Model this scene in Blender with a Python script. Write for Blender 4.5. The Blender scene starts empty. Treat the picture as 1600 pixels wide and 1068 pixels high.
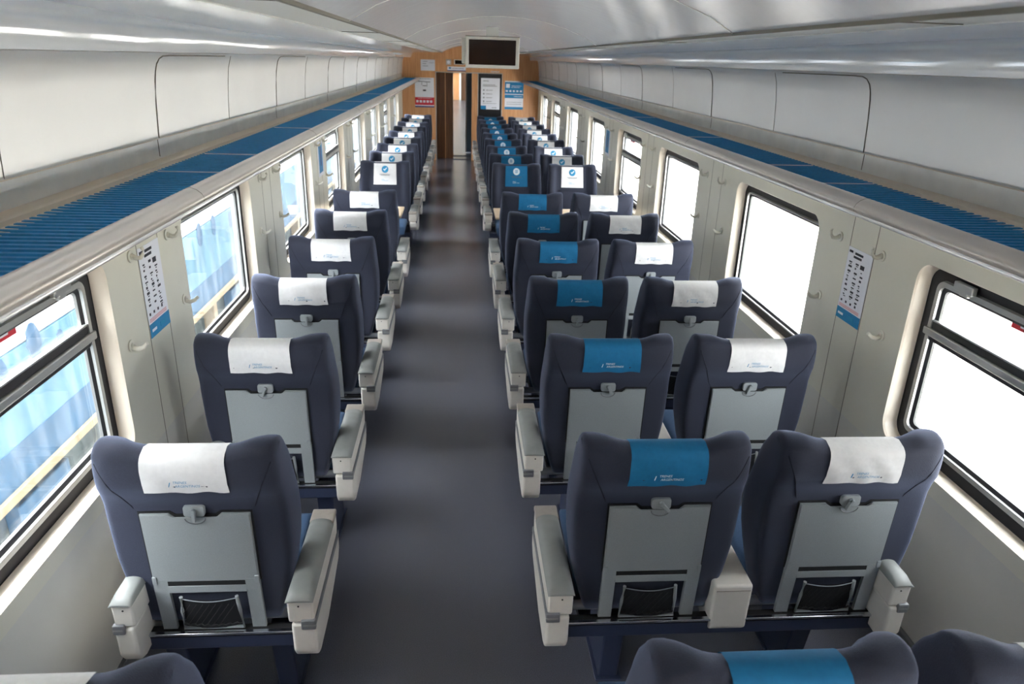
import bpy, bmesh, math, random
from mathutils import Vector, Matrix
random.seed(7)
SC = bpy.context.scene
COL = SC.collection
PI = math.pi
def lin(c):
    return tuple((v/255/12.92 if v/255 <= .04045 else ((v/255+.055)/1.055)**2.4) for v in c) + (1,)
# ------------------------------------------------------------------ camera
cam_d = bpy.data.cameras.new('camera'); cam = bpy.data.objects.new('camera', cam_d); COL.objects.link(cam)
PITCH, YAW, ROLL = .3726, .0801, .0300
_f = Vector((math.sin(YAW)*math.cos(PITCH), math.cos(YAW)*math.cos(PITCH), -math.sin(PITCH)))
_r = Vector((math.cos(YAW), -math.sin(YAW), 0)); _u = _r.cross(_f)
_r2 = _r*math.cos(ROLL) + _u*math.sin(ROLL); _u2 = _u*math.cos(ROLL) - _r*math.sin(ROLL)
cam.matrix_world = Matrix(((_r2.x, _u2.x, -_f.x, -.27), (_r2.y, _u2.y, -_f.y, 0), (_r2.z, _u2.z, -_f.z, 2.11), (0, 0, 0, 1)))
cam_d.sensor_width = 36; cam_d.lens = 1128.2*36/1600; cam_d.clip_start = .02; cam_d.clip_end = 200
cam_d.dof.use_dof = True; cam_d.dof.focus_distance = 2.7; cam_d.dof.aperture_fstop = 5.0
SC.camera = cam
# ------------------------------------------------------------------ light
world = bpy.data.worlds.new('sky'); SC.world = world; world.use_nodes = True
bg = world.node_tree.nodes['Background']; bg.inputs[0].default_value = (.93, .97, 1, 1); bg.inputs[1].default_value = 9.0
# the sky is brighter towards the sun side (-x) than opposite
_nt = world.node_tree; _tc0 = _nt.nodes.new('ShaderNodeTexCoord'); _sx = _nt.nodes.new('ShaderNodeSeparateXYZ'); _mr = _nt.nodes.new('ShaderNodeMapRange')
_mr.inputs[1].default_value = -.9; _mr.inputs[2].default_value = .7; _mr.inputs[3].default_value = 21; _mr.inputs[4].default_value = 7.5
_nt.links.new(_tc0.outputs['Generated'], _sx.inputs[0]); _nt.links.new(_sx.outputs[0], _mr.inputs[0]); _nt.links.new(_mr.outputs[0], bg.inputs[1])
sun_d = bpy.data.lights.new('sun', 'SUN'); sun = bpy.data.objects.new('sun', sun_d); COL.objects.link(sun)
sun_d.energy = 10; sun_d.angle = .01; sun_d.color = (1, .95, .88)
sun.rotation_euler = Vector((.27, -.06, -1)).to_track_quat('-Z', 'Y').to_euler()
SC.view_settings.view_transform = 'Standard'; SC.view_settings.look = 'None'
SC.view_settings.exposure = 1.16; SC.view_settings.gamma = 1; SC.view_settings.use_curve_mapping = False
SC.cycles.max_bounces = 10; SC.cycles.diffuse_bounces = 7; SC.cycles.glossy_bounces = 5; SC.cycles.transparent_max_bounces = 16
# ------------------------------------------------------------------ materials
def mat(name, c, rough=.5, metal=0, noise=0, scale=40, bump=0, bscale=200, c2=None, spec=.5, stretch=(1, 1, 1), sheen=0):
    m = bpy.data.materials.new(name); m.use_nodes = True; nt = m.node_tree; b = nt.nodes['Principled BSDF']
    base = lin(c); b.inputs['Base Color'].default_value = base; b.inputs['Roughness'].default_value = rough
    b.inputs['Metallic'].default_value = metal; b.inputs['Specular IOR Level'].default_value = spec
    if sheen: b.inputs['Sheen Weight'].default_value = sheen; b.inputs['Sheen Tint'].default_value = (.55, .66, 1, 1); b.inputs['Sheen Roughness'].default_value = .45
    tc = nt.nodes.new('ShaderNodeTexCoord'); mp = nt.nodes.new('ShaderNodeMapping'); mp.inputs['Scale'].default_value = stretch
    nt.links.new(tc.outputs['Object'], mp.inputs[0])
    if noise or c2:
        n = nt.nodes.new('ShaderNodeTexNoise'); n.inputs['Scale'].default_value = scale; n.inputs['Detail'].default_value = 6
        nt.links.new(mp.outputs[0], n.inputs['Vector'])
        r = nt.nodes.new('ShaderNodeValToRGB'); r.color_ramp.elements[0].position = .35; r.color_ramp.elements[1].position = .65
        if c2: a, z = lin(c2), base
        else: a, z = tuple(v*(1-noise) for v in base[:3])+(1,), tuple(min(1, v*(1+noise)) for v in base[:3])+(1,)
        r.color_ramp.elements[0].color = a; r.color_ramp.elements[1].color = z
        nt.links.new(n.outputs[0], r.inputs[0]); nt.links.new(r.outputs[0], b.inputs['Base Color'])
    if bump:
        n2 = nt.nodes.new('ShaderNodeTexNoise'); n2.inputs['Scale'].default_value = bscale; n2.inputs['Detail'].default_value = 3
        nt.links.new(mp.outputs[0], n2.inputs['Vector'])
        bp = nt.nodes.new('ShaderNodeBump'); bp.inputs['Strength'].default_value = bump; bp.inputs['Distance'].default_value = .01
        nt.links.new(n2.outputs[0], bp.inputs['Height']); nt.links.new(bp.outputs[0], b.inputs['Normal'])
    return m
M = dict(
 fabric=mat('navy_fabric', (31, 35, 51), .85, noise=.10, scale=300, bump=.2, bscale=500, sheen=.35),
 seam=mat('seam_fabric', (26, 29, 44), .9),
 cushion=mat('blue_cushion_fabric', (56, 82, 114), .9, noise=.1, scale=300, bump=.25, bscale=500),
 gasket=mat('black_gap', (12, 13, 16), .8),
 white=mat('white_cloth', (222, 222, 222), .9, noise=.03, scale=60, bump=.35, bscale=14),
 teal=mat('teal_cloth', (0, 104, 150), .8, noise=.05, scale=60, bump=.25, bscale=14),
 lblue=mat('logo_blue', (40, 135, 180), .7), lwhite=mat('logo_white', (225, 232, 236), .7), lgrey=mat('logo_grey', (90, 95, 105), .7),
 tray=mat('grey_plastic', (138, 144, 146), .5, noise=.04, scale=300, bump=.12, bscale=700),
 cream=mat('cream_plastic', (214, 210, 202), .45, noise=.02, scale=30),
 pad=mat('pad_grey', (132, 135, 133), .5, noise=.05, scale=20), cap=mat('arm_cap', (158, 150, 142), .4, noise=.05, scale=30),
 trim=mat('trim_grey', (108, 110, 114), .4), silver=mat('silver', (215, 218, 225), .22, metal=1),
 beam=mat('navy_beam', (42, 50, 74), .5), tube=mat('grey_cap', (120, 126, 136), .4),
 net=mat('black_net', (14, 16, 22), .9), cord=mat('net_cord', (120, 124, 130), .7),
 wallL=mat('wall_laminate', (214, 212, 198), .32, noise=.03, scale=3), reveal=mat('window_reveal', (232, 222, 206), .35),  # cream reveal, its warm tint painted in for bounce light at the windows
 dado=mat('wall_lower', (208, 207, 200), .4, noise=.02, scale=4), groove=mat('groove', (120, 116, 104), .6),
 panel=mat('bin_panel', (214, 213, 211), .3, noise=.03, scale=2, metal=.25), stripgl=mat('ledge_panel', (232, 232, 228), .4, noise=.05, scale=9),
 ledge=mat('warm_ledge', (222, 210, 192), .4), ceil=mat('ceiling_sheet', (232, 233, 236), .22, noise=.02, scale=3, metal=.2, bump=.05, bscale=3, stretch=(1, 6, 1)),
 flat=mat('ceiling_strip', (234, 236, 230), .35), gloss=mat('gloss_cove', (228, 231, 234), .1, metal=.25, bump=.05, bscale=5, stretch=(3, 1, 1)),
 blue=mat('rack_mat', (32, 140, 200), .6, noise=.08, scale=60), rail=mat('rack_rail', (186, 181, 175), .3, metal=.3, noise=.03, scale=8),
 railhi=mat('rack_rail_edge', (225, 225, 225), .2, metal=.5),
 black=mat('black_rubber', (26, 26, 30), .5), alu=mat('window_alu', (176, 178, 176), .3, metal=.6), hook=mat('hook_cream', (214, 212, 200), .35),
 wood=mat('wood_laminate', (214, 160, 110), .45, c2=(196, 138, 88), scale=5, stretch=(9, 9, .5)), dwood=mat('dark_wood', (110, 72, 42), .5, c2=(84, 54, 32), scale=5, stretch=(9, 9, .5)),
 paper=mat('paper', (226, 228, 236), .6), red=mat('red_print', (200, 22, 44), .5), pblue=mat('print_blue', (0, 124, 178), .5), navy=mat('print_navy', (40, 60, 120), .5),
 ink=mat('ink', (48, 50, 62), .7), tvw=mat('tv_white', (226, 224, 214), .35), screen=mat('tv_screen', (16, 17, 22), .12), tvs=mat('black_panel', (20, 20, 24), .3),
 pdoor=mat('blue_grey_door', (120, 150, 176), .4),
 wtable=mat('table_top', (236, 212, 182), .4, noise=.04, scale=10),
)
# floor: dark blue grey speckled vinyl
def floor_mat():
    m = mat('speckled_vinyl', (82, 84, 94), .22, noise=.4, scale=420, bump=.03, bscale=400); return m
M['floor'] = floor_mat()
M['floor2'] = mat('pale_vinyl', (92, 96, 106), .25, noise=.2, scale=8)
def glass(name, dirt):
    m = bpy.data.materials.new(name); m.use_nodes = True; nt = m.node_tree; nt.nodes.clear()
    o = nt.nodes.new('ShaderNodeOutputMaterial'); t = nt.nodes.new('ShaderNodeBsdfTransparent'); g = nt.nodes.new('ShaderNodeBsdfGlossy')
    g.inputs['Roughness'].default_value = .03; lw = nt.nodes.new('ShaderNodeLayerWeight'); lw.inputs[0].default_value = .15; fr = nt.nodes.new('ShaderNodeMapRange'); fr.inputs[3].default_value = .03; fr.inputs[4].default_value = .6; nt.links.new(lw.outputs['Facing'], fr.inputs[0])
    mx = nt.nodes.new('ShaderNodeMixShader'); nt.links.new(fr.outputs[0], mx.inputs[0]); nt.links.new(t.outputs[0], mx.inputs[1]); nt.links.new(g.outputs[0], mx.inputs[2])
    if dirt:
        d = nt.nodes.new('ShaderNodeBsdfTranslucent'); d.inputs[0].default_value = (.8, .8, .78, 1)
        tc = nt.nodes.new('ShaderNodeTexCoord'); mp = nt.nodes.new('ShaderNodeMapping'); mp.inputs['Scale'].default_value = (1, 9, 1.2)
        n = nt.nodes.new('ShaderNodeTexNoise'); n.inputs['Scale'].default_value = 3; n.inputs['Detail'].default_value = 8
        nt.links.new(tc.outputs['Object'], mp.inputs[0]); nt.links.new(mp.outputs[0], n.inputs['Vector'])
        r = nt.nodes.new('ShaderNodeMapRange'); r.inputs[1].default_value = .4; r.inputs[2].default_value = .75; r.inputs[3].default_value = dirt*.3; r.inputs[4].default_value = dirt*1.6
        nt.links.new(n.outputs[0], r.inputs[0]); m2 = nt.nodes.new('ShaderNodeMixShader')
        nt.links.new(r.outputs[0], m2.inputs[0]); nt.links.new(mx.outputs[0], m2.inputs[1]); nt.links.new(d.outputs[0], m2.inputs[2]); nt.links.new(m2.outputs[0], o.inputs[0])
    else: nt.links.new(mx.outputs[0], o.inputs[0])
    return m
M['glassL'] = glass('dusty_glass', .016); M['glassR'] = glass('clean_glass', 0)
# ------------------------------------------------------------------ mesh helper
class MB:
    def __init__(s): s.bm = bmesh.new(); s.mats = []
    def mi(s, m):
        if m not in s.mats: s.mats.append(m)
        return s.mats.index(m)
    def box(s, x0, x1, y0, y1, z0, z1, m, bev=0, seg=2):
        pts = [(x, y, z) for x in (x0, x1) for y in (y0, y1) for z in (z0, z1)]
        v = [s.bm.verts.new(p) for p in pts]; k = s.mi(m)
        fs = [s.bm.faces.new([v[i] for i in q]) for q in ((0, 1, 3, 2), (4, 6, 7, 5), (0, 4, 5, 1), (2, 3, 7, 6), (0, 2, 6, 4), (1, 5, 7, 3))]
        for f in fs: f.material_index = k
        if bev:
            es = list({e for f in fs for e in f.edges})
            r = bmesh.ops.bevel(s.bm, geom=es, offset=bev, segments=seg, affect='EDGES', profile=.5)
            for f in r['faces']: f.material_index = k; f.smooth = True
        return s
    def prism(s, poly, axis, a, b, m, bev=0, seg=2, taper=None):
        """poly: 2D points; axis 'x' -> (y,z), 'y' -> (x,z), 'z' -> (x,y). extruded a..b"""
        k = s.mi(m)
        def P(p, t):
            return {'x': (t, p[0], p[1]), 'y': (p[0], t, p[1]), 'z': (p[0], p[1], t)}[axis]
        A = [s.bm.verts.new(P(p, a)) for p in poly]; B = [s.bm.verts.new(P(p, b)) for p in (taper or poly)]
        n = len(poly); fs = [s.bm.faces.new(A[::-1]), s.bm.faces.new(B)]
        for i in range(n): fs.append(s.bm.faces.new((A[i], A[(i+1) % n], B[(i+1) % n], B[i])))
        for f in fs: f.material_index = k
        if bev:
            es = list({e for f in fs for e in f.edges})
            r = bmesh.ops.bevel(s.bm, geom=es, offset=bev, segments=seg, affect='EDGES', profile=.5, clamp_overlap=True)
            for f in r['faces']: f.material_index = k; f.smooth = True
        return s
    def grid(s, rows, m, closed_u=False, closed_v=False, smooth=True):
        k = s.mi(m); V = [[s.bm.verts.new(p) for p in r] for r in rows]; nu = len(V); nv = len(V[0])
        for i in range(nu if closed_u else nu-1):
            for j in range(nv if closed_v else nv-1):
                try:
                    f = s.bm.faces.new((V[i][j], V[(i+1) % nu][j], V[(i+1) % nu][(j+1) % nv], V[i][(j+1) % nv])); f.material_index = k; f.smooth = smooth
                except ValueError: pass
        return V
    def cap(s, vs, m):
        try: f = s.bm.faces.new(vs); f.material_index = s.mi(m)
        except ValueError: pass
    def tube(s, pts, r, m, n=8, radii=None):
        pts = [Vector(p) for p in pts]; rows = []
        for i, p in enumerate(pts):
            d = (pts[min(i+1, len(pts)-1)]-pts[max(i-1, 0)]).normalized()
            a = d.cross(Vector((0, 0, 1))); a = d.cross(Vector((1, 0, 0))) if a.length < .1 else a
            a.normalize(); b = d.cross(a); rr = radii[i] if radii else r
            rows.append([tuple(p+(a*math.cos(t)+b*math.sin(t))*rr) for t in [2*PI*j/n for j in range(n)]])
        V = s.grid(rows, m, closed_v=True); s.cap(V[0][::-1], m); s.cap(V[-1], m); return s
    def disc(s, c, r, h, axis, m, n=20, bev=0):
        poly = {'x': lambda t: (c[1]+r*math.cos(t), c[2]+r*math.sin(t)), 'y': lambda t: (c[0]+r*math.cos(t), c[2]+r*math.sin(t)), 'z': lambda t: (c[0]+r*math.cos(t), c[1]+r*math.sin(t))}[axis]
        k = {'x': 0, 'y': 1, 'z': 2}[axis]
        return s.prism([poly(2*PI*i/n) for i in range(n)], axis, c[k], c[k]+h, m, bev)
    def mesh(s, name, flip_y=False):
        if flip_y:
            for v in s.bm.verts: v.co.y = -v.co.y
        bmesh.ops.recalc_face_normals(s.bm, faces=s.bm.faces[:])
        me = bpy.data.meshes.new(name); s.bm.to_mesh(me); s.bm.free()
        for m in s.mats: me.materials.append(M[m])
        return me
def link(name, me, parent=None, loc=(0, 0, 0), **kw):
    o = bpy.data.objects.new(name, me); COL.objects.link(o); o.location = loc
    if parent: o.parent = parent
    for k, v in kw.items(): o[k] = v
    return o
def obj(name, mb, parent=None, loc=(0, 0, 0), **kw): return link(name, mb.mesh(name), parent, loc, **kw)
def struct(name, mb, **kw): return obj(name, mb, None, kind='structure', **kw)
# lettering: a filled text mesh as (verts, faces), letters of height about h
_tc = {}
def text_mesh(txt, h, shear=0, spacing=1.0):
    key = (txt, h, shear)
    if key in _tc: return _tc[key]
    c = bpy.data.curves.new('lettering', 'FONT'); c.body = txt; c.size = h*1.35; c.resolution_u = 2; c.shear = shear; c.space_line = .85; c.space_character = spacing
    c.align_x = 'CENTER'; o = bpy.data.objects.new('lettering', c); COL.objects.link(o)
    dg = bpy.context.evaluated_depsgraph_get(); me = bpy.data.meshes.new_from_object(o.evaluated_get(dg))
    V = [tuple(v.co) for v in me.vertices]; F = [tuple(p.vertices) for p in me.polygons]
    bpy.data.objects.remove(o); bpy.data.curves.remove(c); bpy.data.meshes.remove(me)
    _tc[key] = (V, F); return V, F
def put_text(mb, txt, h, m, fn, shear=0, xs=1):
    V, F = text_mesh(txt, h, shear); vs = [mb.bm.verts.new(fn(v[0]*xs, v[1])) for v in V]; k = mb.mi(m)
    for f in F:
        try: q = mb.bm.faces.new([vs[i] for i in f]); q.material_index = k
        except ValueError: pass
def ss(a, b, x):
    t = max(0, min(1, (x-a)/(b-a))); return t*t*(3-2*t)
def interp(tab, z):
    if z <= tab[0][0]: return tab[0][1]
    for (a, b), (c, d) in zip(tab, tab[1:]):
        if z <= c: t = (z-a)/(c-a); t = t*t*(3-2*t)*.5+t*.5; return b+(d-b)*t
    return tab[-1][1]
# ------------------------------------------------------------------ seats
ZB = .385
REAR = [(.36, .030), (.55, .014), (.83, .000), (.87, -.016), (.93, -.044), (.98, -.046), (1.04, -.040)]
FRONT = [(.36, .17), (.55, .155), (.75, .13), (.9, .085), (1.0, .05), (1.07, .045)]
HW = [(.385, .215), (.47, .240), (.56, .262), (.66, .273), (.8, .275), (.95, .268), (1.07, .262)]
def ztop(u):
    a = abs(u); return 1.036 + .017*ss(.42, .74, a) - .012*ss(.95, 1.0, a)
def back_pt(u, t, side, off=0):
    """u -1..1 across, t 0..1 up, side -1 rear, +1 front, off = outward offset"""
    zt = ztop(u); z = ZB + (zt-ZB)*t
    c = 1 if t < .955 else math.sqrt(max(0, 1-((t-.955)/.045)**2))
    sd = math.sqrt(max(0, 1-abs(u)**48)); yr = interp(REAR, z); yf = interp(FRONT, z)
    w = ss(.58, .86, abs(u))*ss(.5, .72, z)*(1-.55*ss(.96, 1.05, z)); yf += .065*w
    yr += .010*ss(.8, 1, abs(u))*ss(.80, .95, z)
    mid = (yr+yf)/2; hf = (yf-yr)/2
    y = mid + side*(hf*c*sd+off); x = u*interp(HW, z)
    return (x, y, z+off*(1-c))
TS = [0, .06, .14, .22, .3, .38, .46, .54, .62, .69, .75, .8, .84, .87, .90, .93, .955, .966, .978, .988, .995, .999, 1.0]
US = sorted({round(s*v, 3) for s in (-1, 1) for v in (0, .12, .25, .4, .5, .58, .65, .72, .78, .84, .89, .93, .96, .98, .99, .996, .999, 1.0)})
def back_mesh(flip):
    mb = MB(); rows = []
    for u in US:
        rows.append([back_pt(u, t, -1) for t in TS] + [back_pt(u, t, 1) for t in TS[::-1][1:]])
    V = mb.grid(rows, 'fabric')
    mb.grid([[back_pt(u, 0, -1), back_pt(u, 0, 1)] for u in US], 'fabric')
    bmesh.ops.remove_doubles(mb.bm, verts=mb.bm.verts[:], dist=.0004)
    for s in (-1, 1):   # diagonal seams at the rear and the wing seams at the front
        mb.tube([(lambda p: (p[0], p[1]+.001, p[2]))(back_pt(s*(.93-.30*k/8), .93-.27*k/8, -1)) for k in range(9)], .0022, 'seam', 6)
        mb.tube([(lambda p: (p[0], p[1]-.001, p[2]))(back_pt(s*(.62), .12+.84*k/12, 1)) for k in range(13)], .0025, 'seam', 6)
    mb.tube([(lambda p: (p[0], p[1]-.001, p[2]))(back_pt(-.6+1.2*k/8, .60, 1)) for k in range(9)], .0025, 'seam', 6)
    return mb.mesh('backrest', flip)
def rear_y(x, z):
    t = (z-ZB)/(ztop(0)-ZB); return back_pt(x/.268, min(t, .97), -1)[1]
def front_y(x, z):
    t = (z-ZB)/(ztop(0)-ZB); return back_pt(x/.268, min(t, .97), 1)[1]
def cover_mesh(flip, m):
    mb = MB(); w = .12; rows = []
    tr = (.907-ZB)/(1.036-ZB); tf = ((.812 if flip else .93)-ZB)/(1.036-ZB)
    ph = random.random()*6
    for i in range(17):
        u = (-1+2*i/16)*w/.268; e = .0035
        wob = .003*math.sin(i*.9+ph)
        r = [back_pt(u, tr+(1-tr)*((k/10)**.6), -1, e+.002*math.sin(i*1.1+k*.8+ph)*(1-k/10)) for k in range(11)]
        f = [back_pt(u, tf+(1-tf)*((k/10)**.6), 1, e) for k in range(10, -1, -1)][1:]
        r[0] = (r[0][0]*(1+.01), r[0][1], r[0][2]+wob*.6)
        rows.append(r+f)
    mb.grid(rows, m)
    # inner face for thickness
    lc = 'lblue' if m == 'white' else 'lwhite'
    if not flip:
        fn = lambda x, y: (x+.010, rear_y(x, .948+y)-.0098, .948+y)
        put_text(mb, 'TRENES', .0085, lc, lambda x, y: fn(x-.021, y), .25)
        put_text(mb, 'ARGENTINOS', .0085, lc, lambda x, y: fn(x, y-.0125), .25)
        for a, b in ((.0, .02), (.004, .006)):
            pass
        mb.prism([(-.044, .936), (-.042, .936), (-.038, .950), (-.040, .950)], 'y', rear_y(-.05, .93)-.0085, rear_y(-.05, .93)-.0065, lc)
    else:
        cz = .968; cy = front_y(0, cz)+.0055
        dc, sc_ = ('lblue', 'lwhite') if m == 'white' else ('lwhite', 'lblue')
        k = 24; pts = [(.036*math.cos(2*PI*i/k), cz+.036*math.sin(2*PI*i/k)) for i in range(k)]
        vs = [mb.bm.verts.new((p[0], front_y(p[0], p[1])+.0065, p[1])) for p in pts]; mb.cap(vs, dc)
        if m == 'white':  # a tick inside the disc
            poly = [(-.020, .000), (-.013, .007), (-.005, -.002), (.014, .019), (.021, .012), (-.005, -.016)]
        else:
            poly = None
        fy = lambda x, z: front_y(x, z)+.0085
        if poly: vs = [mb.bm.verts.new((p[0], fy(p[0], cz+p[1]), cz+p[1])) for p in poly]; mb.cap(vs, sc_)
        else:
            for dz in (-.010, .002, .014):
                vs = [mb.bm.verts.new((x, fy(x, cz+z), cz+z)) for x, z in ((-.015, dz-.003), (.015, dz-.003), (.015, dz+.003), (-.015, dz+.003))]; mb.cap(vs, sc_)
        for z, a, b in ((.915, -.055, .055), (.906, -.045, .05)):
            for q in range(12):
                xa = a+(b-a)*q/12; vs = [mb.bm.verts.new((x, fy(x, zz), zz)) for x, zz in ((xa, z), (xa+.0065, z), (xa+.0065, z+.005), (xa, z+.005))]; mb.cap(vs, 'lgrey')
        fn = lambda x, y: (x-.005, front_y(x, .86+y)+.0065, .86+y)
        put_text(mb, 'TRENES', .0085, lc, lambda x, y: fn(x-.021, y), .25)
        put_text(mb, 'ARGENTINOS', .0085, lc, lambda x, y: fn(x, y-.0125), .25)
    return mb.mesh('headrest_cover', flip)
def tray_mesh(flip):
    mb = MB(); h = .162
    ol = [(-h, .556), (h, .556), (h, .815), (.078, .815), (.062, .800), (-.062, .800), (-.078, .815), (-h, .815)]
    g = [(-h-.006, .553), (h+.006, .553), (h+.006, .822), (.074, .822), (.058, .810), (-.058, .810), (-.074, .822), (-h-.006, .822)]
    y1 = -.012
    # tilted to follow the shell: rear face leans; the plate sits proud of the fabric
    for ring, m, d0, d1, b in ((g, 'gasket', .004, -.004, 0), (ol, 'tray', .0, -.013, .003)):
        k = mb.mi(m); n = len(ring)
        yz = lambda z: .014-.05*(z-.55)
        A = [mb.bm.verts.new((x, yz(z)+d0+.0, z)) for x, z in ring]; B = [mb.bm.verts.new((x, yz(z)+d1, z)) for x, z in ring]
        fs = [mb.bm.faces.new(B)]
        for i in range(n): fs.append(mb.bm.faces.new((A[i], A[(i+1) % n], B[(i+1) % n], B[i])))
        for f in fs: f.material_index = k
        if b:
            r = bmesh.ops.bevel(mb.bm, geom=list(fs[0].edges), offset=b, segments=2, affect='EDGES')
            for f in r['faces']: f.material_index = k
    # half-round finger recess below the latch
    n = 16; yr = .014-.05*.24-.0135
    mb.tube([(.030*math.cos(PI+PI*i/n), yr, .800+.020*math.sin(PI+PI*i/n)) for i in range(n+1)], .0018, 'trim', 6)
    return mb.mesh('tray_table', flip)
def latch_mesh(flip, tilt):
    mb = MB(); y = interp(REAR, .83)-.004
    cx, cz, w, h, r = 0, .826, .031, .019, .009
    poly = []
    for sx, sz, a0 in ((1, -1, -90), (1, 1, 0), (-1, 1, 90), (-1, -1, 180)):
        for q in range(4):
            a = math.radians(a0+30*q); poly.append((cx+sx*(w-r)+r*math.cos(a), cz+sz*(h-r)+r*math.sin(a)))
    mb.prism(poly, 'y', y+.004, y-.011, 'tray', .002)
    ca, sa = math.cos(tilt), math.sin(tilt)
    def rot(p): return (p[0]*ca-p[1]*sa, .829+p[0]*sa+p[1]*ca)
    mb.prism([rot(p) for p in ((-.005, -.036), (.005, -.036), (.0062, .006), (-.0062, .006))], 'y', y-.010, y-.022, 'tray', .002)
    mb.disc((0, y-.010, .829), .008, -.010, 'y', 'tray', 12)
    return mb.mesh('tray_latch', flip)
def frame_mesh(flip):
    mb = MB(); yz = lambda z: interp(REAR, z)
    for s in (-1, 1):
        pts = []
        for z in (.354, .44, .52, .565):
            pts.append([(s*.119, yz(z)-.001, z), (s*.119, yz(z)-.014, z), (s*.163, yz(z)-.014, z), (s*.163, yz(z)-.001, z)])
        V = mb.grid(pts, 'tray', closed_v=True, smooth=False); mb.cap(V[0], 'tray'); mb.cap(V[-1], 'tray')
        mb.box(s*.163-.014*(s > 0), s*.163+.014*(s < 0), yz(.56)-.017, yz(.56)-.008, .550, .578, 'tray', .002)
    mb.box(-.122, .122, yz(.53)-.014, yz(.53)+.001, .512, .541, 'tray', .003)
    mb.box(-.135, .135, yz(.551)-.0125, yz(.551)+.001, .541, .557, 'gasket')
    return mb.mesh('tray_frame', flip)
def pocket_mesh(flip):
    mb = MB(); yz = lambda z: interp(REAR, z)-.004
    mb.tube([(-.086, yz(.495)-.014, .498), (-.090, yz(.44)-.016, .44), (-.094, yz(.38)-.014, .366), (.094, yz(.38)-.014, .366), (.090, yz(.44)-.016, .44), (.086, yz(.495)-.014, .498)], .006, 'tray', 8)
    rows = []
    for i in range(11):
        z = .368+.122*i/10; rows.append([(-.088+.176*j/10, yz(z)-.012-.010*math.sin(PI*j/10)*(1-i/14), z-.006*math.sin(PI*j/10)*(i/10)) for j in range(11)])
    mb.grid(rows, 'net')
    for i in range(1, 10):
        mb.tube([(-.10+.02*(i+k*.6-3) if -.086 < -.10+.02*(i+k*.6-3) < .086 else (-.086 if i < 5 else .086), yz(.38+.02*k)-.022, .382+.018*k) for k in range(6)], .0009, 'gasket', 4)
    mb.tube([(-.086+.172*j/14, yz(.49)-.014-.010*math.sin(PI*j/14), .490-.006*math.sin(PI*j/14)) for j in range(15)], .0018, 'cord', 6)
    mb.tube([(-.09+.18*j/24, yz(.39)-.020, .386+.004*math.sin(j*2.1)-.006*math.sin(PI*j/24)) for j in range(25)], .0028, 'gasket', 5)
    return mb.mesh('magazine_net', flip)
def cushion_mesh(flip):
    mb = MB(); rows = []
    n = 14
    for i in range(n+1):
        t = i/n; y = .13+.40*t; w = .232
        e = math.sin(min(1, t*7)*PI/2)*math.sin(min(1, (1-t)*7)*PI/2)
        prof = []
        for j in range(17):
            a = -PI/2 + PI*j/16
            x = w*math.copysign(abs(math.sin(a))**.45, math.sin(a)); z = .405 + .052*max(0, math.cos(a))**.35*(.35+.65*e) + .012*(t) + .010*(abs(x)/w)**4
            prof.append((x, y, z))
        rows.append(prof + [(w*.95, y, .36), (-w*.95, y, .36)])
    V = mb.grid(rows, 'cushion', closed_v=True); mb.cap(V[0], 'cushion'); mb.cap(V[-1], 'cushion')
    return mb.mesh('seat_cushion', flip)
# armrests: x0 inner side, x1 outer (panel) side, local to armrest
def arm_mesh(kind, s, flip):
    """s=+1: outer side towards +x.  returns body, pad, trim meshes (origin at x=0 centre of armrest)"""
    w = .040 if kind == 'aisle' else .031
    mb = MB()
    up = [(-.090, .545), (-.086, .462), (.362, .462), (.374, .500), (.376, .545)]
    mb.prism([(p[0], p[1]) for p in up], 'x', -w, w, 'cream', .007)
    lo = [(-.090, .458), (-.088, .350), (-.070, .318), (-.040, .306), (.10, .318), (.34, .368), (.372, .40), (.380, .458)]
    a, b = (-w*.8, w+.004) if s > 0 else (-w-.004, w*.8)
    mb.prism(lo, 'x', a, b, 'cream', .010, 3)
    mb.disc((s*-.004, -.0905, .528), .003, -.001, 'y', 'gasket', 10)
    body = mb.mesh('armrest', flip)
    mb = MB()
    rows = []
    for i in range(11):
        t = i/10; y = -.097+.40*t; e = math.sin(min(1, (t+.02)*9)*PI/2)
        rows.append([(-w-.003+(2*w+.006)*j/10, y, .545+.002+.026*e*(math.sin(PI*j/10)**.35 if 0 < j < 10 else 0)) for j in range(11)])
    V = mb.grid(rows, 'pad'); mb.grid([[p[0] for p in ((v.co.copy(),) for v in r)] and [tuple(r[0].co), tuple(r[-1].co)] for r in V], 'pad')
    mb.cap([v for v in V[0]], 'pad'); mb.cap([v for v in V[-1]], 'pad')
    mb.box(-w-.002, w+.002, .300, .378, .543, .563, 'cap', .005)
    pad = mb.mesh('arm_pad', flip)
    mb = MB()
    o = s*(w+.0045)
    mb.box(min(o, o-s*.012), max(o, o-s*.012), -.093, .376, .447, .472, 'trim', .003)
    mb.box(min(o, 0), max(o, 0), -.0955, -.080, .440, .474, 'trim', .003)
    mb.box(min(o+s*.0008, s*.006), max(o+s*.0008, s*.006), -.0965, -.080, .454, .459, 'pad')
    trim = mb.mesh('arm_trim', flip)
    return body, pad, trim
def centre_arm(flip):
    mb = MB()
    mb.prism([(-.020, .505), (-.012, .320), (.01, .300), (.06, .31), (.30, .38), (.36, .43), (.365, .500), (.35, .515)], 'x', -.066, .066, 'cream', .010, 3)
    mb.tube([(-.058, -.018, .482), (.058, -.018, .482)], .002, 'groove', 6)
    return mb.mesh('centre_armrest', flip)
def tube_mesh(flip, L):
    mb = MB(); mb.tube([(-L/2, .058, .376), (L/2, .058, .376)], .017, 'tube', 14); return mb.mesh('hinge_tube', flip)
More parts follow.
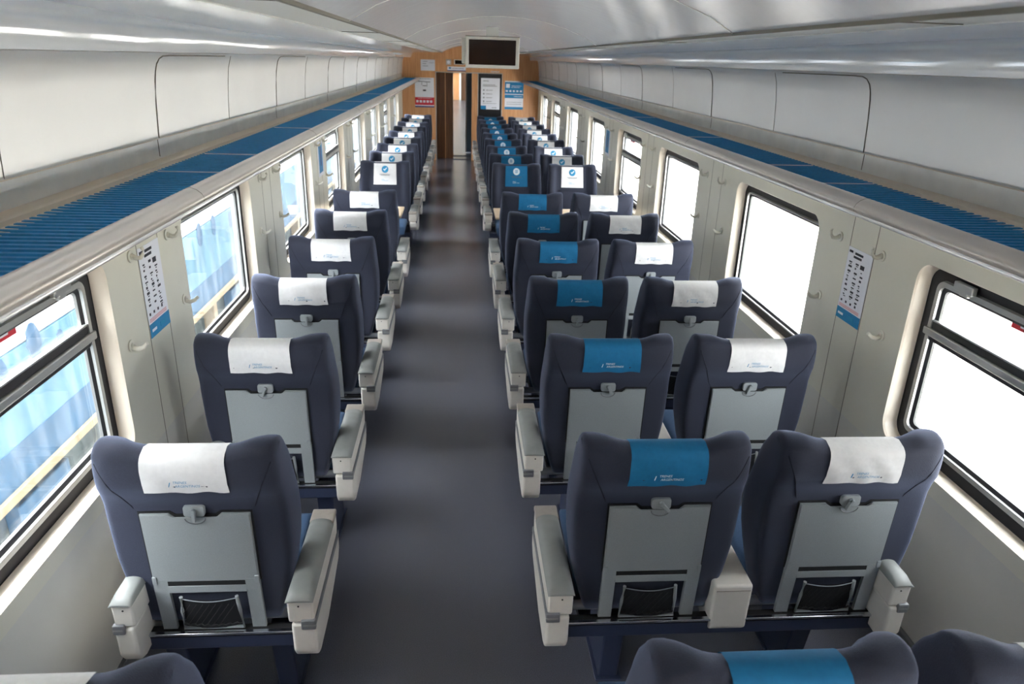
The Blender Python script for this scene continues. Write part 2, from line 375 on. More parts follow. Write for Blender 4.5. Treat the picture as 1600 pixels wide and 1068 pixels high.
def beam_mesh(flip, L):
    mb = MB(); mb.box(-L/2, L/2, -.005, .040, .292, .345, 'beam', .004); mb.box(-L/2, L/2, .32, .36, .30, .345, 'beam', .004)
    for k in (-1, 1): mb.box(k*L*.42-.02, k*L*.42+.02, .0, .36, .31, .34, 'beam')
    return mb.mesh('seat_beam', flip)
def beamtrim_mesh(flip, L):
    mb = MB(); mb.box(-L/2, L/2, -.012, .004, .351, .360, 'silver', .002); mb.box(-L/2, L/2, -.006, .03, .342, .358, 'gasket'); return mb.mesh('beam_trim', flip)
def ped_mesh(flip):
    mb = MB(); mb.prism([(.10, 0), (.32, 0), (.29, .31), (.05, .31)], 'x', -.036, .036, 'beam', .006)
    mb.box(-.048, .048, .08, .34, 0, .008, 'beam', .002); return mb.mesh('pedestal', flip)
_mc = {}
def C(key, fn, *a):
    if key not in _mc: _mc[key] = fn(*a)
    return _mc[key]
def backrest_unit(root, x, flip, cm, row):
    b = link('backrest', C(('b', flip), back_mesh, flip), root, (x, 0, 0))
    v = row % 4
    link('headrest_cover', C(('c', flip, cm, v), cover_mesh, flip, cm), b, label='white fabric headrest cover' if cm == 'white' else 'teal fabric headrest cover')
    link('tray_table', C(('t', flip), tray_mesh, flip), b, label='grey plastic folding tray')
    tl = [0, .0, .5, 0][v] if cm == 'teal' else [0, 0, -.35, .06][v]
    if row == 1: tl = .75 if cm == 'teal' else (-.4 if x > 0 else 0)
    link('tray_latch', latch_mesh(flip, tl) if tl else C(('l', flip), latch_mesh, flip, 0), b)
    link('tray_frame', C(('f', flip), frame_mesh, flip), b)
    link('magazine_net', C(('n', flip), pocket_mesh, flip), b, label='black net pocket in a grey frame')
def arm_unit(root, kind, s, x, flip):
    me = C(('a', kind, s, flip), arm_mesh, kind, s, flip)
    a = link('armrest', me[0], root, (x, 0, 0), label='cream armrest'); link('arm_pad', me[1], a); link('arm_trim', me[2], a)
def common(root, L, peds, flip):
    bm_ = link('seat_beam', C(('bm', L, flip), beam_mesh, flip, L), root); link('beam_trim', C(('bt', L, flip), beamtrim_mesh, flip, L), bm_, label='silver edge strip')
    for x in peds: link('pedestal', C(('p', flip), ped_mesh, flip), root, (x, 0, 0))
def single_seat(y, flip, row, label, group):
    r = link('train_seat', None, None, (-1.058, y, 0), label=label, category='seat', group=group)
    backrest_unit(r, 0, flip, 'white', row)
    link('seat_cushion', C(('s', flip), cushion_mesh, flip), r, label='lighter blue cushion')
    link('hinge_tube', C(('h', flip, .54), tube_mesh, flip, .54), r)
    arm_unit(r, 'aisle', 1, .303, flip); arm_unit(r, 'wall', -1, -.225, flip)
    common(r, .57, (-.16, .19), flip)
def double_seat(y, flip, row, label, group):
    r = link('double_train_seat', None, None, (.665, y, 0), label=label, category='seat', group=group)
    backrest_unit(r, -.298, flip, 'teal', row); backrest_unit(r, .320, flip, 'white', row+0)
    for x in (-.298, .320):
        link('seat_cushion', C(('s', flip), cushion_mesh, flip), r, (x, 0, 0), label='lighter blue cushion')
    link('hinge_tube', C(('h', flip, 1.14), tube_mesh, flip, 1.14), r)
    arm_unit(r, 'aisle', -1, -.610, flip); arm_unit(r, 'wall', 1, .515, flip)
    link('centre_armrest', C(('ca', flip), centre_arm, flip), r, (-.018, 0, 0), label='wide cream centre armrest')
    common(r, 1.19, (-.385, .30), flip)
ORD = ['frontmost', 'second', 'third', 'fourth', 'fifth', 'sixth', 'seventh', 'eighth', 'ninth']
YA = [1.037, 1.8986] + [1.8986+.8615*k for k in range(1, 6)]
YF = [8.087+.8587*k for k in range(9)]
for i, y in enumerate(YA):
    tl = ' cut off by the bottom of the photo' if i == 0 else ''
    single_seat(y, False, i, f'navy single seat with white cover left of aisle, {ORD[i]} of seven facing away', 'single seats facing away')
    double_seat(y, False, i, f'navy double seat with teal and white covers, {ORD[i]} of seven facing away right of aisle', 'double seats facing away')
for i, y in enumerate(YF):
    single_seat(y, True, i, f'navy single seat left of the aisle facing the camera, {ORD[i]} of nine beyond the table', 'single seats facing the camera')
    double_seat(y, True, i, f'navy double seat right of the aisle facing the camera, {ORD[i]} of nine beyond the table', 'double seats facing the camera')
# ------------------------------------------------------------------ tables between the facing seats
for nm, x0, x1, lx in (('left', -1.425, -.80, -1.1), ('right', .08, 1.43, .9)):
    r = link('folding_table', None, None, ((x0+x1)/2, 7.0, 0), label=f'pale beige table between facing seats on the {nm} of the aisle', category='table')
    cx = (x0+x1)/2; mb = MB(); mb.box(x0-cx, x1-cx, -.25, .22, .700, .722, 'wtable', .008); obj('table_top', mb, r)
    mb = MB(); mb.tube([(lx-cx, 0, 0.012), (lx-cx, 0, .70)], .025, 'tube', 14); mb.disc((lx-cx, 0, 0), .12, .014, 'z', 'tube', 24); obj('leg', mb, r)
# ------------------------------------------------------------------ setting
Y0, YE = -2.6, 16.4
WH = 1.46           # half width at the wall face
WZ0, WZ1, WW, WR = .725, 1.452, 1.10, .075
FARR = [-1.3, .62, 2.52, 4.42, 6.28, 8.02, 9.90, 11.95, 13.95, 15.85]
FARL = [-1.3, .62, 2.45, 4.26, 6.10, 7.88, 9.68, 11.55, 13.35, 15.25]
def rr(y0, y1, z0, z1, r, n=7):
    P = []
    for cy, cz, a0 in ((y1-r, z0+r, -90), (y1-r, z1-r, 0), (y0+r, z1-r, 90), (y0+r, z0+r, 180)):
        for q in range(n+1):
            a = math.radians(a0+90*q/n); P.append((cy+r*math.cos(a), cz+r*math.sin(a)))
    return P
def outer_match(P, n, y0, y1, z0, z1):
    Q = []
    for c, (cy, cz) in enumerate(((y1, z0), (y1, z1), (y0, z1), (y0, z0))):
        for q in range(n+1):
            Q.append((cy, cz))
    return Q
def ring(mb, A, xa, B, xb, m, smooth=True):
    mb.grid([[(xa, p[0], p[1]) for p in A], [(xb, p[0], p[1]) for p in B]], m, closed_v=True, smooth=smooth)
def build_wall(side, FAR):
    s = -1 if side == 'left' else 1; X = s*WH; wall = MB(); n = 7
    edges = [Y0] + [(FAR[i]+FAR[i+1]-WW)/2 for i in range(len(FAR)-1)] + [YE]
    for i, F in enumerate(FAR):
        ya, yb = edges[i], edges[i+1]; yb = max(yb, F+.03)
        L = rr(F-WW, F, WZ0, WZ1, WR, n); O = outer_match(L, n, ya, yb, .66, 1.66)
        ring(wall, L, X, O, X, 'wallL', False)
        wall.grid([[(X, ya, 0), (X, ya, .66)], [(X, yb, 0), (X, yb, .66)]], 'dado', smooth=False)
        wall.grid([[(X, ya, 1.66), (X, ya, 1.79)], [(X, yb, 1.66), (X, yb, 1.79)]], 'stripgl', smooth=False)
        # window: reveal, rubber, frame, panes
        w = MB()
        L1 = rr(F-WW+.004, F-.004, WZ0+.004, WZ1-.004, WR-.004, n); L2 = rr(F-WW+.014, F-.014, WZ0+.012, WZ1-.012, WR-.012, n)
        xo = X+s*.052
        ring(w, L, X, L1, X+s*.008, 'reveal'); ring(w, L1, X+s*.008, L2, xo, 'reveal')
        ins = lambda d: rr(F-WW+.014+d, F-.014-d, WZ0+.012+d, WZ1-.012-d, max(.02, WR-.012-d*.6), n)
        ring(w, L2, xo, ins(.0), xo+s*.002, 'black'); ring(w, ins(0), xo+s*.002, ins(.042), xo+s*.010, 'black')
        wo = struct('window_%d' % (i+1+(0 if side == 'left' else len(FAR))), w)
        fm = MB(); d0 = .042
        opening = i in (2, 5, 8)
        fw = .022 if opening else .010
        ring(fm, ins(d0), xo+s*.010, ins(d0+.003), xo-s*.004, 'alu'); ring(fm, ins(d0+.003), xo-s*.004, ins(d0+fw), xo-s*.004, 'alu'); ring(fm, ins(d0+fw), xo-s*.004, ins(d0+fw), xo+s*.012, 'alu')
        gk = d0+fw
        ring(fm, ins(gk), xo+s*.006, ins(gk+.014), xo+s*.012, 'black'); ring(fm, ins(gk+.014), xo+s*.012, ins(gk+.018), xo+s*.02, 'alu')
        a, b = F-WW+.014+gk, F-.014-gk
        if opening:
            zc = 1.195; xa, xb = sorted((xo-s*.010, xo+s*.012))
            fm.box(xa, xb, F-WW+.046, F-.046, zc-.014, zc+.016, 'alu', .005)
            xa, xb = sorted((xo+s*.0, xo+s*.016)); fm.box(xa, xb, a, b, zc-.032, zc-.012, 'black', .003); fm.box(xa, xb, a, b, zc+.014, zc+.044, 'black', .003)
            xa, xb = sorted((xo-s*.001, xo+s*.016)); fm.box(xa, xb, a, b, zc+.043, zc+.049, 'alu', .001)
        obj('window_frame', fm, wo)
        g = MB(); gl = ins(gk+.010); xg = xo+s*.018; gm = 'glassL' if s < 0 else 'glassR'
        V = g.grid([[(xg, p[0], p[1]) for p in gl], [(xg+s*.004, p[0], p[1]) for p in gl]], gm, closed_v=True); g.cap(V[0], gm); g.cap(V[1][::-1], gm)
        obj('pane', g, wo)
        if opening and i in (2, 5):
            h = MB(); xa, xb = sorted((xo-s*.022, xo)); yl = F-.215
            h.box(xa, xb, yl-.05, yl+.05, WZ1-.060, WZ1-.028, 'alu', .005); h.box(xa-.0, xb, yl-.03, yl+.012, WZ1-.072, WZ1-.052, 'alu', .004)
            obj('window_latch', h, wo, label='small metal catch at the top of the window')
    # panel joints on the piers
    for i in range(1, len(FAR)-1):
        mid = (FAR[i]+FAR[i+1]-WW)/2
        for d in (-.10, .10):
            wall.box(min(X, X-s*.0008), max(X, X-s*.0008), mid+d-.0018, mid+d+.0018, .02, 1.64, 'groove')
    struct('wall_'+side, wall)
    b = MB(); xa, xb = sorted((X, X-s*.02)); b.box(xa, xb, Y0, YE, 0, .09, 'trim', .004); struct('baseboard_'+side, b)
    # upper panel, cove, strip
    up = MB(); prof = [(1.460, 1.785), (1.453, 1.779), (1.454, 1.79), (1.447, 1.90), (1.437, 2.0), (1.425, 2.06), (1.412, 2.092), (1.395, 2.102)]
    ys = [Y0, YE]
    up.grid([[(s*p[0], y, p[1]) for p in prof] for y in ys], 'panel')
    up.grid([[(s*p[0], y, p[1]) for p in ((1.395, 2.102), (1.32, 2.102), (1.25, 2.099))] for y in ys], 'ledge')
    struct('trim_%d' % (1 if s < 0 else 2), up, label='pale overhead panel of the %s side' % side)
    gl = MB(); pts = [(1.25, 2.100), (1.2497, 2.112), (1.2488, 2.126), (1.2468, 2.140), (1.243, 2.154), (1.236, 2.167), (1.222, 2.179), (1.19, 2.189), (1.11, 2.197), (.98, 2.201), (.80, 2.204)]
    N = 60
    gl.grid([[(s*(p[0]+(.0012*math.sin(k*1.3+j*.5) if 0 < j < 8 else 0)), Y0+(YE-Y0)*k/N, p[1]) for j, p in enumerate(pts)] for k in range(N+1)], 'gloss')
    struct('trim_%d' % (3 if s < 0 else 4), gl, label='glossy curved cove below the ceiling')
    st = MB(); st.grid([[(s*p[0], y, p[1]) for p in ((.80, 2.2035), (.797, 2.2065), (.612, 2.2075))] for y in ys], 'flat', smooth=False)
    st.box(min(s*.612, s*.602), max(s*.612, s*.602), Y0, YE, 2.200, 2.209, 'groove')
    for k in range(8):
        y = 1.6+2.0*k; st.tube([(s*.612, y, 2.2055), (s*.70, y, 2.2065), (s*.797, y, 2.206)], .0016, 'groove', 5)
    struct('trim_%d' % (5 if s < 0 else 6), st)
    # locker outlines in the overhead panel
    dr = MB(); def_x = lambda z: s*(interp([(1.79, 1.454), (1.90, 1.447), (2.0, 1.437), (2.06, 1.425), (2.092, 1.412)], z)-.0005)
    yk = [1.05+2.0*k for k in range(8)]
    for y in yk:
        pth = [(y, 1.782), (y, 1.85), (y, 1.92), (y, 1.99), (y, 2.03), (y+.006, 2.055), (y+.022, 2.075), (y+.05, 2.084), (y+.12, 2.086), (y+.85, 2.086)]
        dr.tube([(def_x(z), q, z) for q, z in pth], .0028, 'groove', 6)
        dr.tube([(def_x(z), y+.95, z) for z in (1.782, 1.85, 1.95, 2.03, 2.086)], .0012, 'groove', 5)
        dr.box(min(s*1.4605, s*1.4585), max(s*1.4605, s*1.4585), y-.002, y+.002, 1.71, 1.78, 'groove')
    dr.tube([(s*1.4555, Y0, 1.779), (s*1.4555, YE, 1.779)], .003, 'ledge', 6)
    struct('trim_%d' % (7 if s < 0 else 8), dr)
    # ---------------- luggage rack
    rk = link('luggage_rack', None, None, (s*1.28, Y0, 1.64), label='long luggage shelf with blue ribbed mat along the %s wall' % side, category='luggage rack', group='luggage racks')
    def loc(mb_): return mb_
    o = Vector((s*1.28, Y0, 1.64))
    rail = MB(); pr = [(1.150, 1.688), (1.132, 1.701), (1.120, 1.703), (1.100, 1.696), (1.086, 1.684), (1.080, 1.672), (1.082, 1.660), (1.092, 1.652), (1.108, 1.648), (1.140, 1.652), (1.150, 1.66)]
    V = rail.grid([[(s*p[0]-o.x, y-o.y, p[1]-o.z) for p in pr] for y in (Y0, YE)], 'rail', closed_v=True); rail.cap(V[0], 'rail'); rail.cap(V[1][::-1], 'rail')
    for k in range(10): rail.tube([(s*q[0]-o.x, 0.4+1.98*k-o.y, q[1]-o.z) for q in pr[:7]], .0012, 'groove', 5)
    obj('front_rail', rail, rk)
    lip = MB(); lip.tube([(s*1.094-o.x, 0, 1.648-o.z), (s*1.094-o.x, YE-Y0, 1.648-o.z)], .0075, 'railhi', 10); obj('rail_edge', lip, rk, label='bright metal lower edge')
    sh = MB(); xa, xb = sorted((s*1.14, s*1.458)); sh.box(xa-o.x, xb-o.x, 0, YE-Y0, 1.655-o.z, 1.672-o.z, 'wallL'); obj('shelf_underside', sh, rk)
    mt = MB(); rows = []; n_ = int((YE+.5)/.036)
    for k in range(n_*4+1):
        y = -.5+.036*(k//4)+.036*(0, .06, .44, .5)[k % 4]; h = (.0, .007, .007, .0)[k % 4]; on = k % 4 in (1, 2)
        rows.append([(s*1.134-o.x, y-o.y, 1.683+h-o.z), (s*(1.384 if on else 1.362)-o.x, y-o.y, 1.684+h-o.z), (s*(1.385 if on else 1.363)-o.x, y-o.y, 1.672-o.z)])
    mt.grid(rows, 'blue', smooth=False)
    obj('ribbed_mat', mt, rk, label='blue ribbed mat')
    jt = MB()
    for y in (2.78, 3.31, 4.58, 6.2, 7.4, 9.0): jt.box(min(s*1.135, s*1.37)-o.x, max(s*1.135, s*1.37)-o.x, y-.002-o.y, y+.002-o.y, 1.68-o.z, 1.6935-o.z, 'paper')
    obj('mat_joints', jt, rk)
    bk = MB(); pb = [(1.350, 1.672), (1.352, 1.687), (1.392, 1.689), (1.396, 1.700), (1.408, 1.703), (1.420, 1.698), (1.4585, 1.703), (1.4585, 1.672)]
    V = bk.grid([[(s*p[0]-o.x, y-o.y, p[1]-o.z) for p in pb] for y in (Y0, YE)], 'ledge', closed_v=True, smooth=False); bk.cap(V[0], 'ledge')
    obj('rear_strip', bk, rk, label='beige strip behind the mat')
    # ---------------- hooks
    names = ['first', 'second', 'third', 'fourth', 'fifth', 'sixth', 'seventh']
    for i in range(2, len(FAR)-1):
        mid = (FAR[i]+FAR[i+1]-WW)/2
        spots = [('upper', -.16, 1.405), ('upper', .19, 1.405), ('lower', -.27 if mid < 3.5 else -.22, 1.10), ('lower', .28, 1.10)]
        for k, (ul, dy, z) in enumerate(spots):
            if 2.5 < mid+dy and not (F_in(mid+dy, FAR)):
                h = link('coat_hook', C(('hook', s, ul), hook_mesh, s, ul), None, (X, mid+dy, z), label=f'{ul} cream coat hook on the {side} wall, {"near" if dy < 0 else "far"} side of {names[i-2]} pier between windows', category='hook', group=f'coat hooks on the {side} wall')
def F_in(y, FAR):
    return any(F-WW-.025 < y < F+.025 for F in FAR)
def hook_mesh(s, ul):
    mb = MB(); d = -s
    mb.disc((0, 0, 0), .023, d*.006, 'x', 'hook', 18, .002); mb.disc((0, 0, 0), .012, d*.012, 'x', 'hook', 14)
    if ul == 'upper':
        mb.tube([(d*.008, 0, 0), (d*.022, 0, -.006), (d*.038, 0, -.004), (d*.048, 0, .010), (d*.050, 0, .026), (d*.046, 0, .036)], .005, 'hook', 8, [.011, .009, .0075, .0065, .006, .007])
    else:
        mb.tube([(d*.006, 0, -.004), (d*.024, 0, -.012), (d*.044, 0, -.006), (d*.060, 0, .010)], .005, 'hook', 8, [.011, .010, .008, .007])
    return mb.mesh('coat_hook')
build_wall('left', FARL); build_wall('right', FARR)
# outer body shell so daylight only enters by the windows
sh = MB()
for s in (-1, 1):
    xa, xb = sorted((s*1.545, s*1.575))
    sh.box(xa, xb, Y0, 17.6, -.25, .70, 'trim'); sh.box(xa, xb, Y0, 17.6, 1.48, 2.3, 'trim')
    FAR = FARL if s < 0 else FARR
    ed = [Y0] + [v for F in FAR for v in (F-WW+.01, F-.01)] + [17.6]
    for a, b in zip(ed[::2], ed[1::2]): sh.box(xa, xb, a, b, .70, 1.48, 'trim')
sh.box(-1.575, 1.575, Y0, 17.6, 2.42, 2.46, 'trim')
for s in (-1, 1): sh.grid([[(s*1.575, y, 2.3), (s*1.2, y, 2.44)] for y in (Y0, 17.6)], 'trim', smooth=False)
struct('trim_9', sh, label='outer shell of the carriage')
fl = MB(); fl.box(-1.575, 1.575, Y0, 17.6, -.05, 0, 'floor'); struct('floor', fl)
ce = MB(); cp = [(-.604, 2.208), (-.52, 2.255), (-.40, 2.300), (-.27, 2.333), (-.13, 2.352), (0, 2.358), (.13, 2.352), (.27, 2.333), (.40, 2.300), (.52, 2.255), (.604, 2.208)]
ce.grid([[(p[0], y, p[1]) for p in cp] for y in (Y0, YE)], 'ceil')
for y in (2.45, 4.9, 7.3, 9.7, 12.1, 14.5): ce.tube([(p[0], y, p[1]-.0005) for p in cp], .0025, 'flat', 6)
struct('ceiling', ce)
bw = MB(); bw.box(-1.575, 1.575, Y0-.05, Y0, 0, 2.46, 'wood'); struct('wall_back', bw)
# ------------------------------------------------------------------ end wall
ew = MB()
ew.box(-1.56, -.745, YE, YE+.04, 0, 2.42, 'wood'); ew.box(.665, 1.56, YE, YE+.04, 0, 2.42, 'wood'); ew.box(-.745, .665, YE, YE+.04, 1.815, 2.42, 'wood'); 
ew.box(.02, .15, YE, YE+.04, 0, 1.815, 'wood')
ew.box(-.755, -.740, YE-.008, YE+.04, 0, 1.83, 'rail', .002); ew.box(.145, .160, YE-.008, YE+.04, 0, 1.83, 'rail', .002); ew.box(.660, .675, YE-.008, YE+.04, 0, 1.83, 'rail', .002); ew.box(-.755, .675, YE-.008, YE, 1.812, 1.828, 'rail', .002)
struct('wall_end', ew)
dr = MB(); dr.box(.16, .66, YE, YE+.04, 0, 1.812, 'tvs', .004); d1 = struct('door_1', dr, label='black end door beside the passage')
def sheet(name, label, x0, x1, z0, z1, parts, y=YE-.001, cat='sign'):
    mb = MB(); mb.box(x0, x1, y-.004, y, z0, z1, 'paper')
    W_, H_ = x1-x0, z1-z0
    for k_, (a, b, c, d, m) in enumerate(parts): mb.box(x0+a*W_, x0+b*W_, y-.0050-.0002*k_, y-.004, z0+c*H_, z0+d*H_, m)
    return obj(name, mb, label=label, category=cat)
def tl(x0, x1, z, h, m='ink', n=6):
    out = []; x = x0
    while x < x1-.01:
        w = random.uniform(.03, .09); out.append((x, min(x+w, x1), z, z+h, m)); x += w+.02
    return out
P = [(.0, 1, .08, .34, 'red'), (.0, 1, .0, .045, 'navy')] + tl(.15, .85, .955, .015) + [(.18, .5, .86, .88, 'ink'), (.5, .8, .85, .87, 'ink'), (.42, .58, .55, .60, 'ink'), (.4, .6, .72, .74, 'ink'), (.35, .37, .75, .85, 'ink'), (.62, .64, .7, .84, 'ink')] + tl(.15, .85, .30, .015, 'paper')
P += [(.06+.18*k, .18+.18*k, .16, .24, 'paper') for k in range(5)]
sheet('safety_poster', 'white and red safety poster on the wood wall left of the passage', -1.19, -.785, 1.10, 1.70, P, cat='poster')
P = [(.0, 1, .55, .96, 'pblue'), (0, 1, .40, .52, 'pblue'), (0, 1, .0, .09, 'pblue'), (.06, .26, .76, .90, 'paper')] + [(.05+.19*k, .16+.19*k, .62, .68, 'paper') for k in range(5)] + tl(.35, .9, .82, .02, 'paper') + tl(.35, .8, .77, .02, 'paper') + tl(.5, .95, .45, .02, 'paper') + tl(.1, .9, .25, .012) + tl(.1, .9, .18, .012)
sheet('information_poster', 'blue and white information poster on the wood wall right of black door', .73, 1.13, 1.10, 1.68, P, cat='poster')
P = [(.0, .28, .0, .12, 'pblue')] + tl(.12, .4, .90, .02) + tl(.1, .75, .78, .018) + tl(.1, .85, .74, .018)
for k in range(4): P += [(.12, .18, .60-.12*k, .64-.12*k, 'ink')] + tl(.28, .6, .61-.12*k, .015)
P += tl(.1, .85, .19, .01) + tl(.6, .85, .05, .02)
sheet('notice_sheet', 'large white notice on the black end door', .215, .62, 1.09, 1.725, P, y=YE-.004, cat='notice')
sheet('paper_notice', 'small white paper notice high on the wood wall, left', -1.06, -.76, 1.84, 2.06, tl(.15, .5, .8, .04)+tl(.15, .4, .6, .04)+tl(.15, .5, .4, .04)+tl(.6, .9, .7, .03), cat='notice')
sheet('door_sign', 'pale blue and white sign above the passage', -.50, -.11, 1.845, 1.935, [(0, 1, 0, .2, 'navy'), (.08, .2, .5, .85, 'pblue')] + tl(.25, .9, .55, .12, 'navy'), cat='sign')
sheet('small_label', 'small pale label above the black door', .42, .60, 1.845, 1.865, tl(.05, .95, .3, .4), cat='label')
sp = MB(); sp.box(-.53, -.42, YE-.012, YE, 1.965, 2.075, 'rail', .004); sp.disc((-.475, YE-.012, 2.02), .035, -.004, 'y', 'paper', 18); obj('wall_speaker', sp, label='small round-faced beige wall unit above the passage', category='speaker')
dc = MB(); dc.box(-.36, -.13, YE-.03, YE, 1.975, 2.075, 'tvw', .004); dc.box(-.34, -.15, YE-.033, YE-.03, 1.985, 2.062, 'screen'); obj('display_panel', dc, label='small black display above the passage, half behind the television', category='display')
# vestibule and the next carriage seen through the passage
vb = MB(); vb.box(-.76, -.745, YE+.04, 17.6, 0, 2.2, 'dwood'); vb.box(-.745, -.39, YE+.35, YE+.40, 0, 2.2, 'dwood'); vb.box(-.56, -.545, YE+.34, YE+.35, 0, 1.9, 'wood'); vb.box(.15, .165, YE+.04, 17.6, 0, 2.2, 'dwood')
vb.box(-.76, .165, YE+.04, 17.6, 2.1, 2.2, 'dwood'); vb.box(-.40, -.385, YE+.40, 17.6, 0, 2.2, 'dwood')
struct('wall_vestibule', vb)
st = MB()
for y in (YE+.12, YE+.75): st.box(-.38, .15, y, y+.28, 0, .012, 'floor2', .004)
struct('trim_10', st, label='pale metal threshold plates')
nf = MB(); nf.box(-1.5, 1.5, 17.6, 43, -.05, 0, 'floor2'); struct('floor_2', nf)
nw = MB(); nw.box(-1.5, -.20, 41, 41.1, 0, 2.4, 'wood'); nw.box(-.1, 1.5, 41, 41.1, 0, 2.4, 'dwood'); nw.box(-.22, -.12, 40.9, 41, 0, 2.0, 'flat'); nw.box(-1.55, -1.5, 17.6, 43, 0, 1.0, 'dado'); nw.box(1.5, 1.55, 17.6, 43, 0, 1.0, 'dado'); nw.box(-1.55, -1.5, 17.6, 43, 1.22, 2.4, 'dado'); nw.box(1.5, 1.55, 17.6, 43, 1.22, 2.4, 'dado'); nw.box(-1.55, 1.55, 17.6, 43, 2.4, 2.45, 'flat')  # side walls closed to a narrow slit, shaped to dim the daylight here
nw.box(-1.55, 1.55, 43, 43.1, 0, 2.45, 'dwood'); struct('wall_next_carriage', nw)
nd = MB(); nd.box(-.072, .08, 17.75, 17.79, .02, 1.90, 'pdoor', .004); d2 = struct('door_2', nd, label='blue grey door leaf at the start of the next carriage')
nd = MB(); nd.box(-.098, -.073, 17.74, 17.79, .02, 1.92, 'flat', .004); obj('door_edge', nd, d2, label='white edge strip')
for i in range(6):
    double_seat(19.3+.86*i, True, i, f'navy double seat glimpsed in the next carriage through the passage, {ORD[i]} of six', 'seats in the next carriage')
# ------------------------------------------------------------------ television
tv = link('television', None, None, (.0, 6.2, 2.30), label='white framed television with dark screen hanging from the ceiling', category='television')
mb = MB(); x0, x1, z0, z1 = -.212, .218, -.262, -.028
mb.box(x0, x1, .0, .035, z0, z1, 'tvw', .006, 3); obj('casing', mb, tv)
mb = MB(); mb.box(x0+.026, x1-.030, -.003, .004, z0+.026, z1-.022, 'screen'); obj('screen', mb, tv, label='dark glossy screen')
mb = MB(); mb.box(x0-.03, x1-.06, .05, .085, z0+.03, z1-.01, 'tvw', .006, 3); obj('rear_casing', mb, tv, label='second white casing back to back')
mb = MB(); mb.box(-.05, .05, .037, .049, -.12, .045, 'flat', .002); mb.box(x0, x1, .002, .04, -.028, -.023, 'groove'); obj('bracket', mb, tv)
# ------------------------------------------------------------------ instruction sheets and stickers
def wall_sheet(side, y0, y1, z0, z1, name, label, blue_only=False, group=None):
    s = -1 if side == 'left' else 1; X = s*WH; mb = MB()
    def q(a, b, c, d, m, e): # a..b along reading direction (left to right for the reader), c..d up
        W_ = y1-y0; H_ = z1-z0
        ya, yb = (y0+a*W_, y0+b*W_) if s < 0 else (y1-b*W_, y1-a*W_)
        xa, xb = sorted((X-s*e, X-s*(e+.001))); mb.box(xa, xb, ya, yb, z0+c*H_, z0+d*H_, m)
    xa, xb = sorted((X-s*.0005, X-s*.0025)); mb.box(xa, xb, y0, y1, z0, z1, 'paper')
    if blue_only:
        q(.15, .85, .10, .93, 'pblue', .0025); q(.4, .6, .3, .85, 'navy', .0035)
    else:
        q(0, 1, 0, .155, 'pblue', .0025); q(.08, .3, .06, .09, 'paper', .0035); q(.5, .75, .05, .10, 'lblue', .0035)
        q(.05, .2, .93, .96, 'ink', .0025)
        for a, z in ((.30, .925), (.26, .875)):
            x = a
            for w in (.05, .06, .05, .07, .06, .05): q(x, x+w-.008, z, z+.03, 'ink', .0025); x += w
        q(.60, .76, .77, .825, 'ink', .0025)
        for cx in (.10, .38, .64):
            for k in range(8):
                z = .80-.065*k if cx < .6 else .72-.06*k
                w = random.uniform(.04, .14); q(cx+.02, cx+.02+w, z, z+.012+random.random()*.018, 'ink', .0025)
                if random.random() < .7: q(cx+.05, cx+.06+random.random()*.08, z-.022, z-.012, 'ink', .0025)
        for k in range(4): q(.08+.2*k, .14+.2*k, .245, .275, 'ink', .0025)
        for z in (.205, .19, .175): q(.05, .9, z, z+.004, 'red', .0025)
    return obj(name, mb, label=label, category='sticker', **({'group': group} if group else {}))
mr = (FARR[2]+FARR[3]-WW)/2; ml = (FARL[2]+FARL[3]-WW)/2
wall_sheet('right', mr-.098, mr+.098, 1.06, 1.385, 'instruction_sheet', 'white instruction sheet with blue foot on right wall between the two nearest windows')
wall_sheet('left', ml-.098, ml+.098, 1.06, 1.415, 'instruction_sheet', 'white instruction sheet with blue foot on left wall between the two nearest windows')
wall_sheet('right', 8.42, 8.68, 1.10, 1.40, 'blue_sticker', 'narrow blue sticker on right wall far down the carriage', True)
wall_sheet('left', 6.38, 6.62, 1.12, 1.41, 'blue_sticker', 'narrow blue sticker on left wall far down the carriage', True)
for s, F, lab in ((-1, FARL[2], 'red sticker at top of the nearest left window'), (1, FARR[2], 'red sticker at top of the nearest right window'), (1, FARR[5], 'red sticker at top of a far right window')):
    mb = MB(); xa, xb = sorted((s*(WH+.066), s*(WH+.069))); yc = F-.52 if F < 3 else F-.42
    mb.box(xa, xb, yc-.09, yc+.09, 1.345, 1.375, 'red'); xw = sorted((s*(WH+.0645), s*(WH+.066))); mb.box(xw[0], xw[1], yc-.07, yc+.05, 1.356, 1.364, 'paper')
    obj('window_sticker', mb, label=lab, category='sticker')
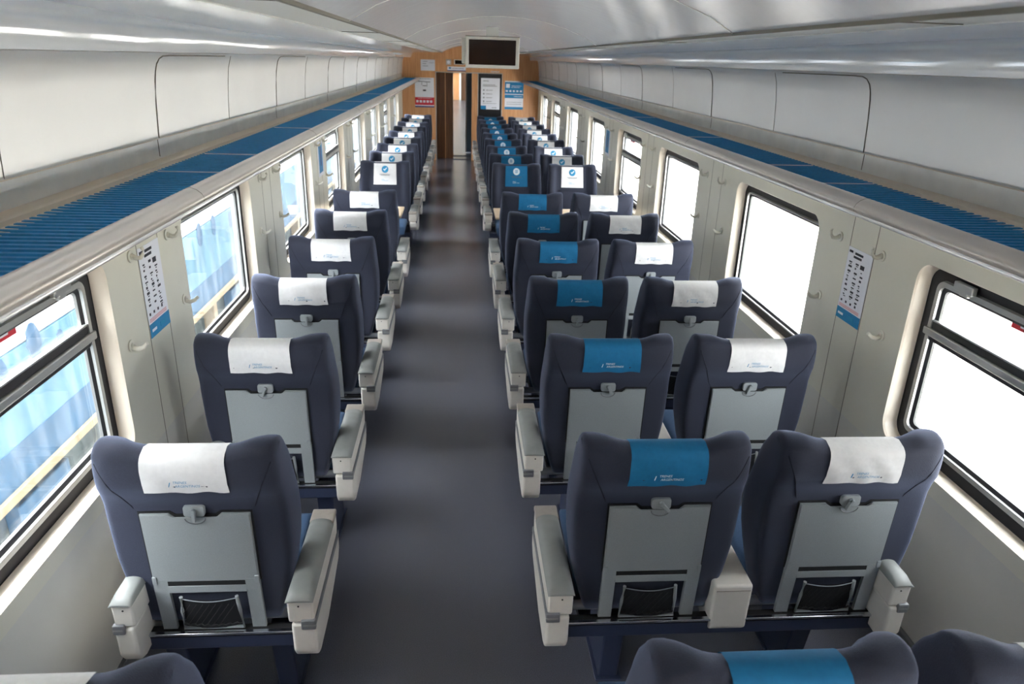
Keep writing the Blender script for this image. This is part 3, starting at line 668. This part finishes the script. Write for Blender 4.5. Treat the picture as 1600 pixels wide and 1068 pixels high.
# ------------------------------------------------------------------ outside, left: the train on the next track
M['tw'] = mat('train_white', (236, 238, 242), .5); M['tp'] = mat('train_pale_blue', (74, 122, 144), .5, noise=.2, scale=3)
M['tb'] = mat('train_mid_blue', (8, 76, 112), .5, noise=.15, scale=4); M['tc'] = mat('train_cream', (140, 124, 96), .6)
M['tg'] = mat('train_under', (46, 62, 64), .8, noise=.25, scale=3); M['ballast'] = mat('ballast', (176, 172, 164), .9, noise=.12, scale=8)
XT = -2.90
nt_ = link('neighbouring_train', None, None, (XT, 8, -1.1), label='blue and white train standing outside the left windows', category='train')
def loc(mb): return mb
def tb(x0, x1, y0, y1, z0, z1, m, bev=0):
    q = MB(); q.box(x0, x1, y0-8, y1-8, z0+1.1, z1+1.1, m, bev); return q
b = tb(-2.6, 0, -6, 30, .42, 1.9, 'tw', .03); obj('upper_body', b, nt_, label='white upper body')
b = tb(-2.6, .0, -6, 30, -.12, .42, 'tp')
obj('side_panel', b, nt_, label='pale blue side')
b = MB()
for y, z, r in ((4.0, .33, .085), (4.37, .40, .10), (4.66, .30, .06), (4.95, .40, .05), (7.45, .36, .10), (7.9, .36, .09), (8.5, .3, .08), (9.2, .34, .07), (5.1, -.02, .06), (10.2, .33, .08)):
    n = 18; b.prism([(y-8+r*.75*math.cos(2*PI*i/n)*(1+.15*math.sin(3*i)), z+1.1+r*1.2*math.sin(2*PI*i/n)) for i in range(n)], 'x', .0, .004, 'tb')
obj('paint_patches', b, nt_, label='darker blue patches')
b = tb(-2.6, .004, -6, 30, -.36, -.12, 'tb'); obj('blue_band', b, nt_, label='mid blue band')
b = tb(-2.6, .03, -6, 30, -.42, -.36, 'tc', .005); obj('sill_stripe', b, nt_, label='cream sill stripe')
b = tb(-2.5, -.12, -6, 30, -1.1, -.42, 'tg')
for k in range(16): b.box(-.12, -.0, -13.6+2.2*k, -13.5+2.2*k, .1, .68, 'tc'); b.box(-.12, -.02, -12.9+2.2*k, -12.3+2.2*k, .25, .6, 'tb', .01)
obj('underframe', b, nt_, label='grey green underframe')
gr = MB(); gr.box(-40, 40, -20, 60, -1.3, -1.1, 'ballast'); struct('ground', gr)
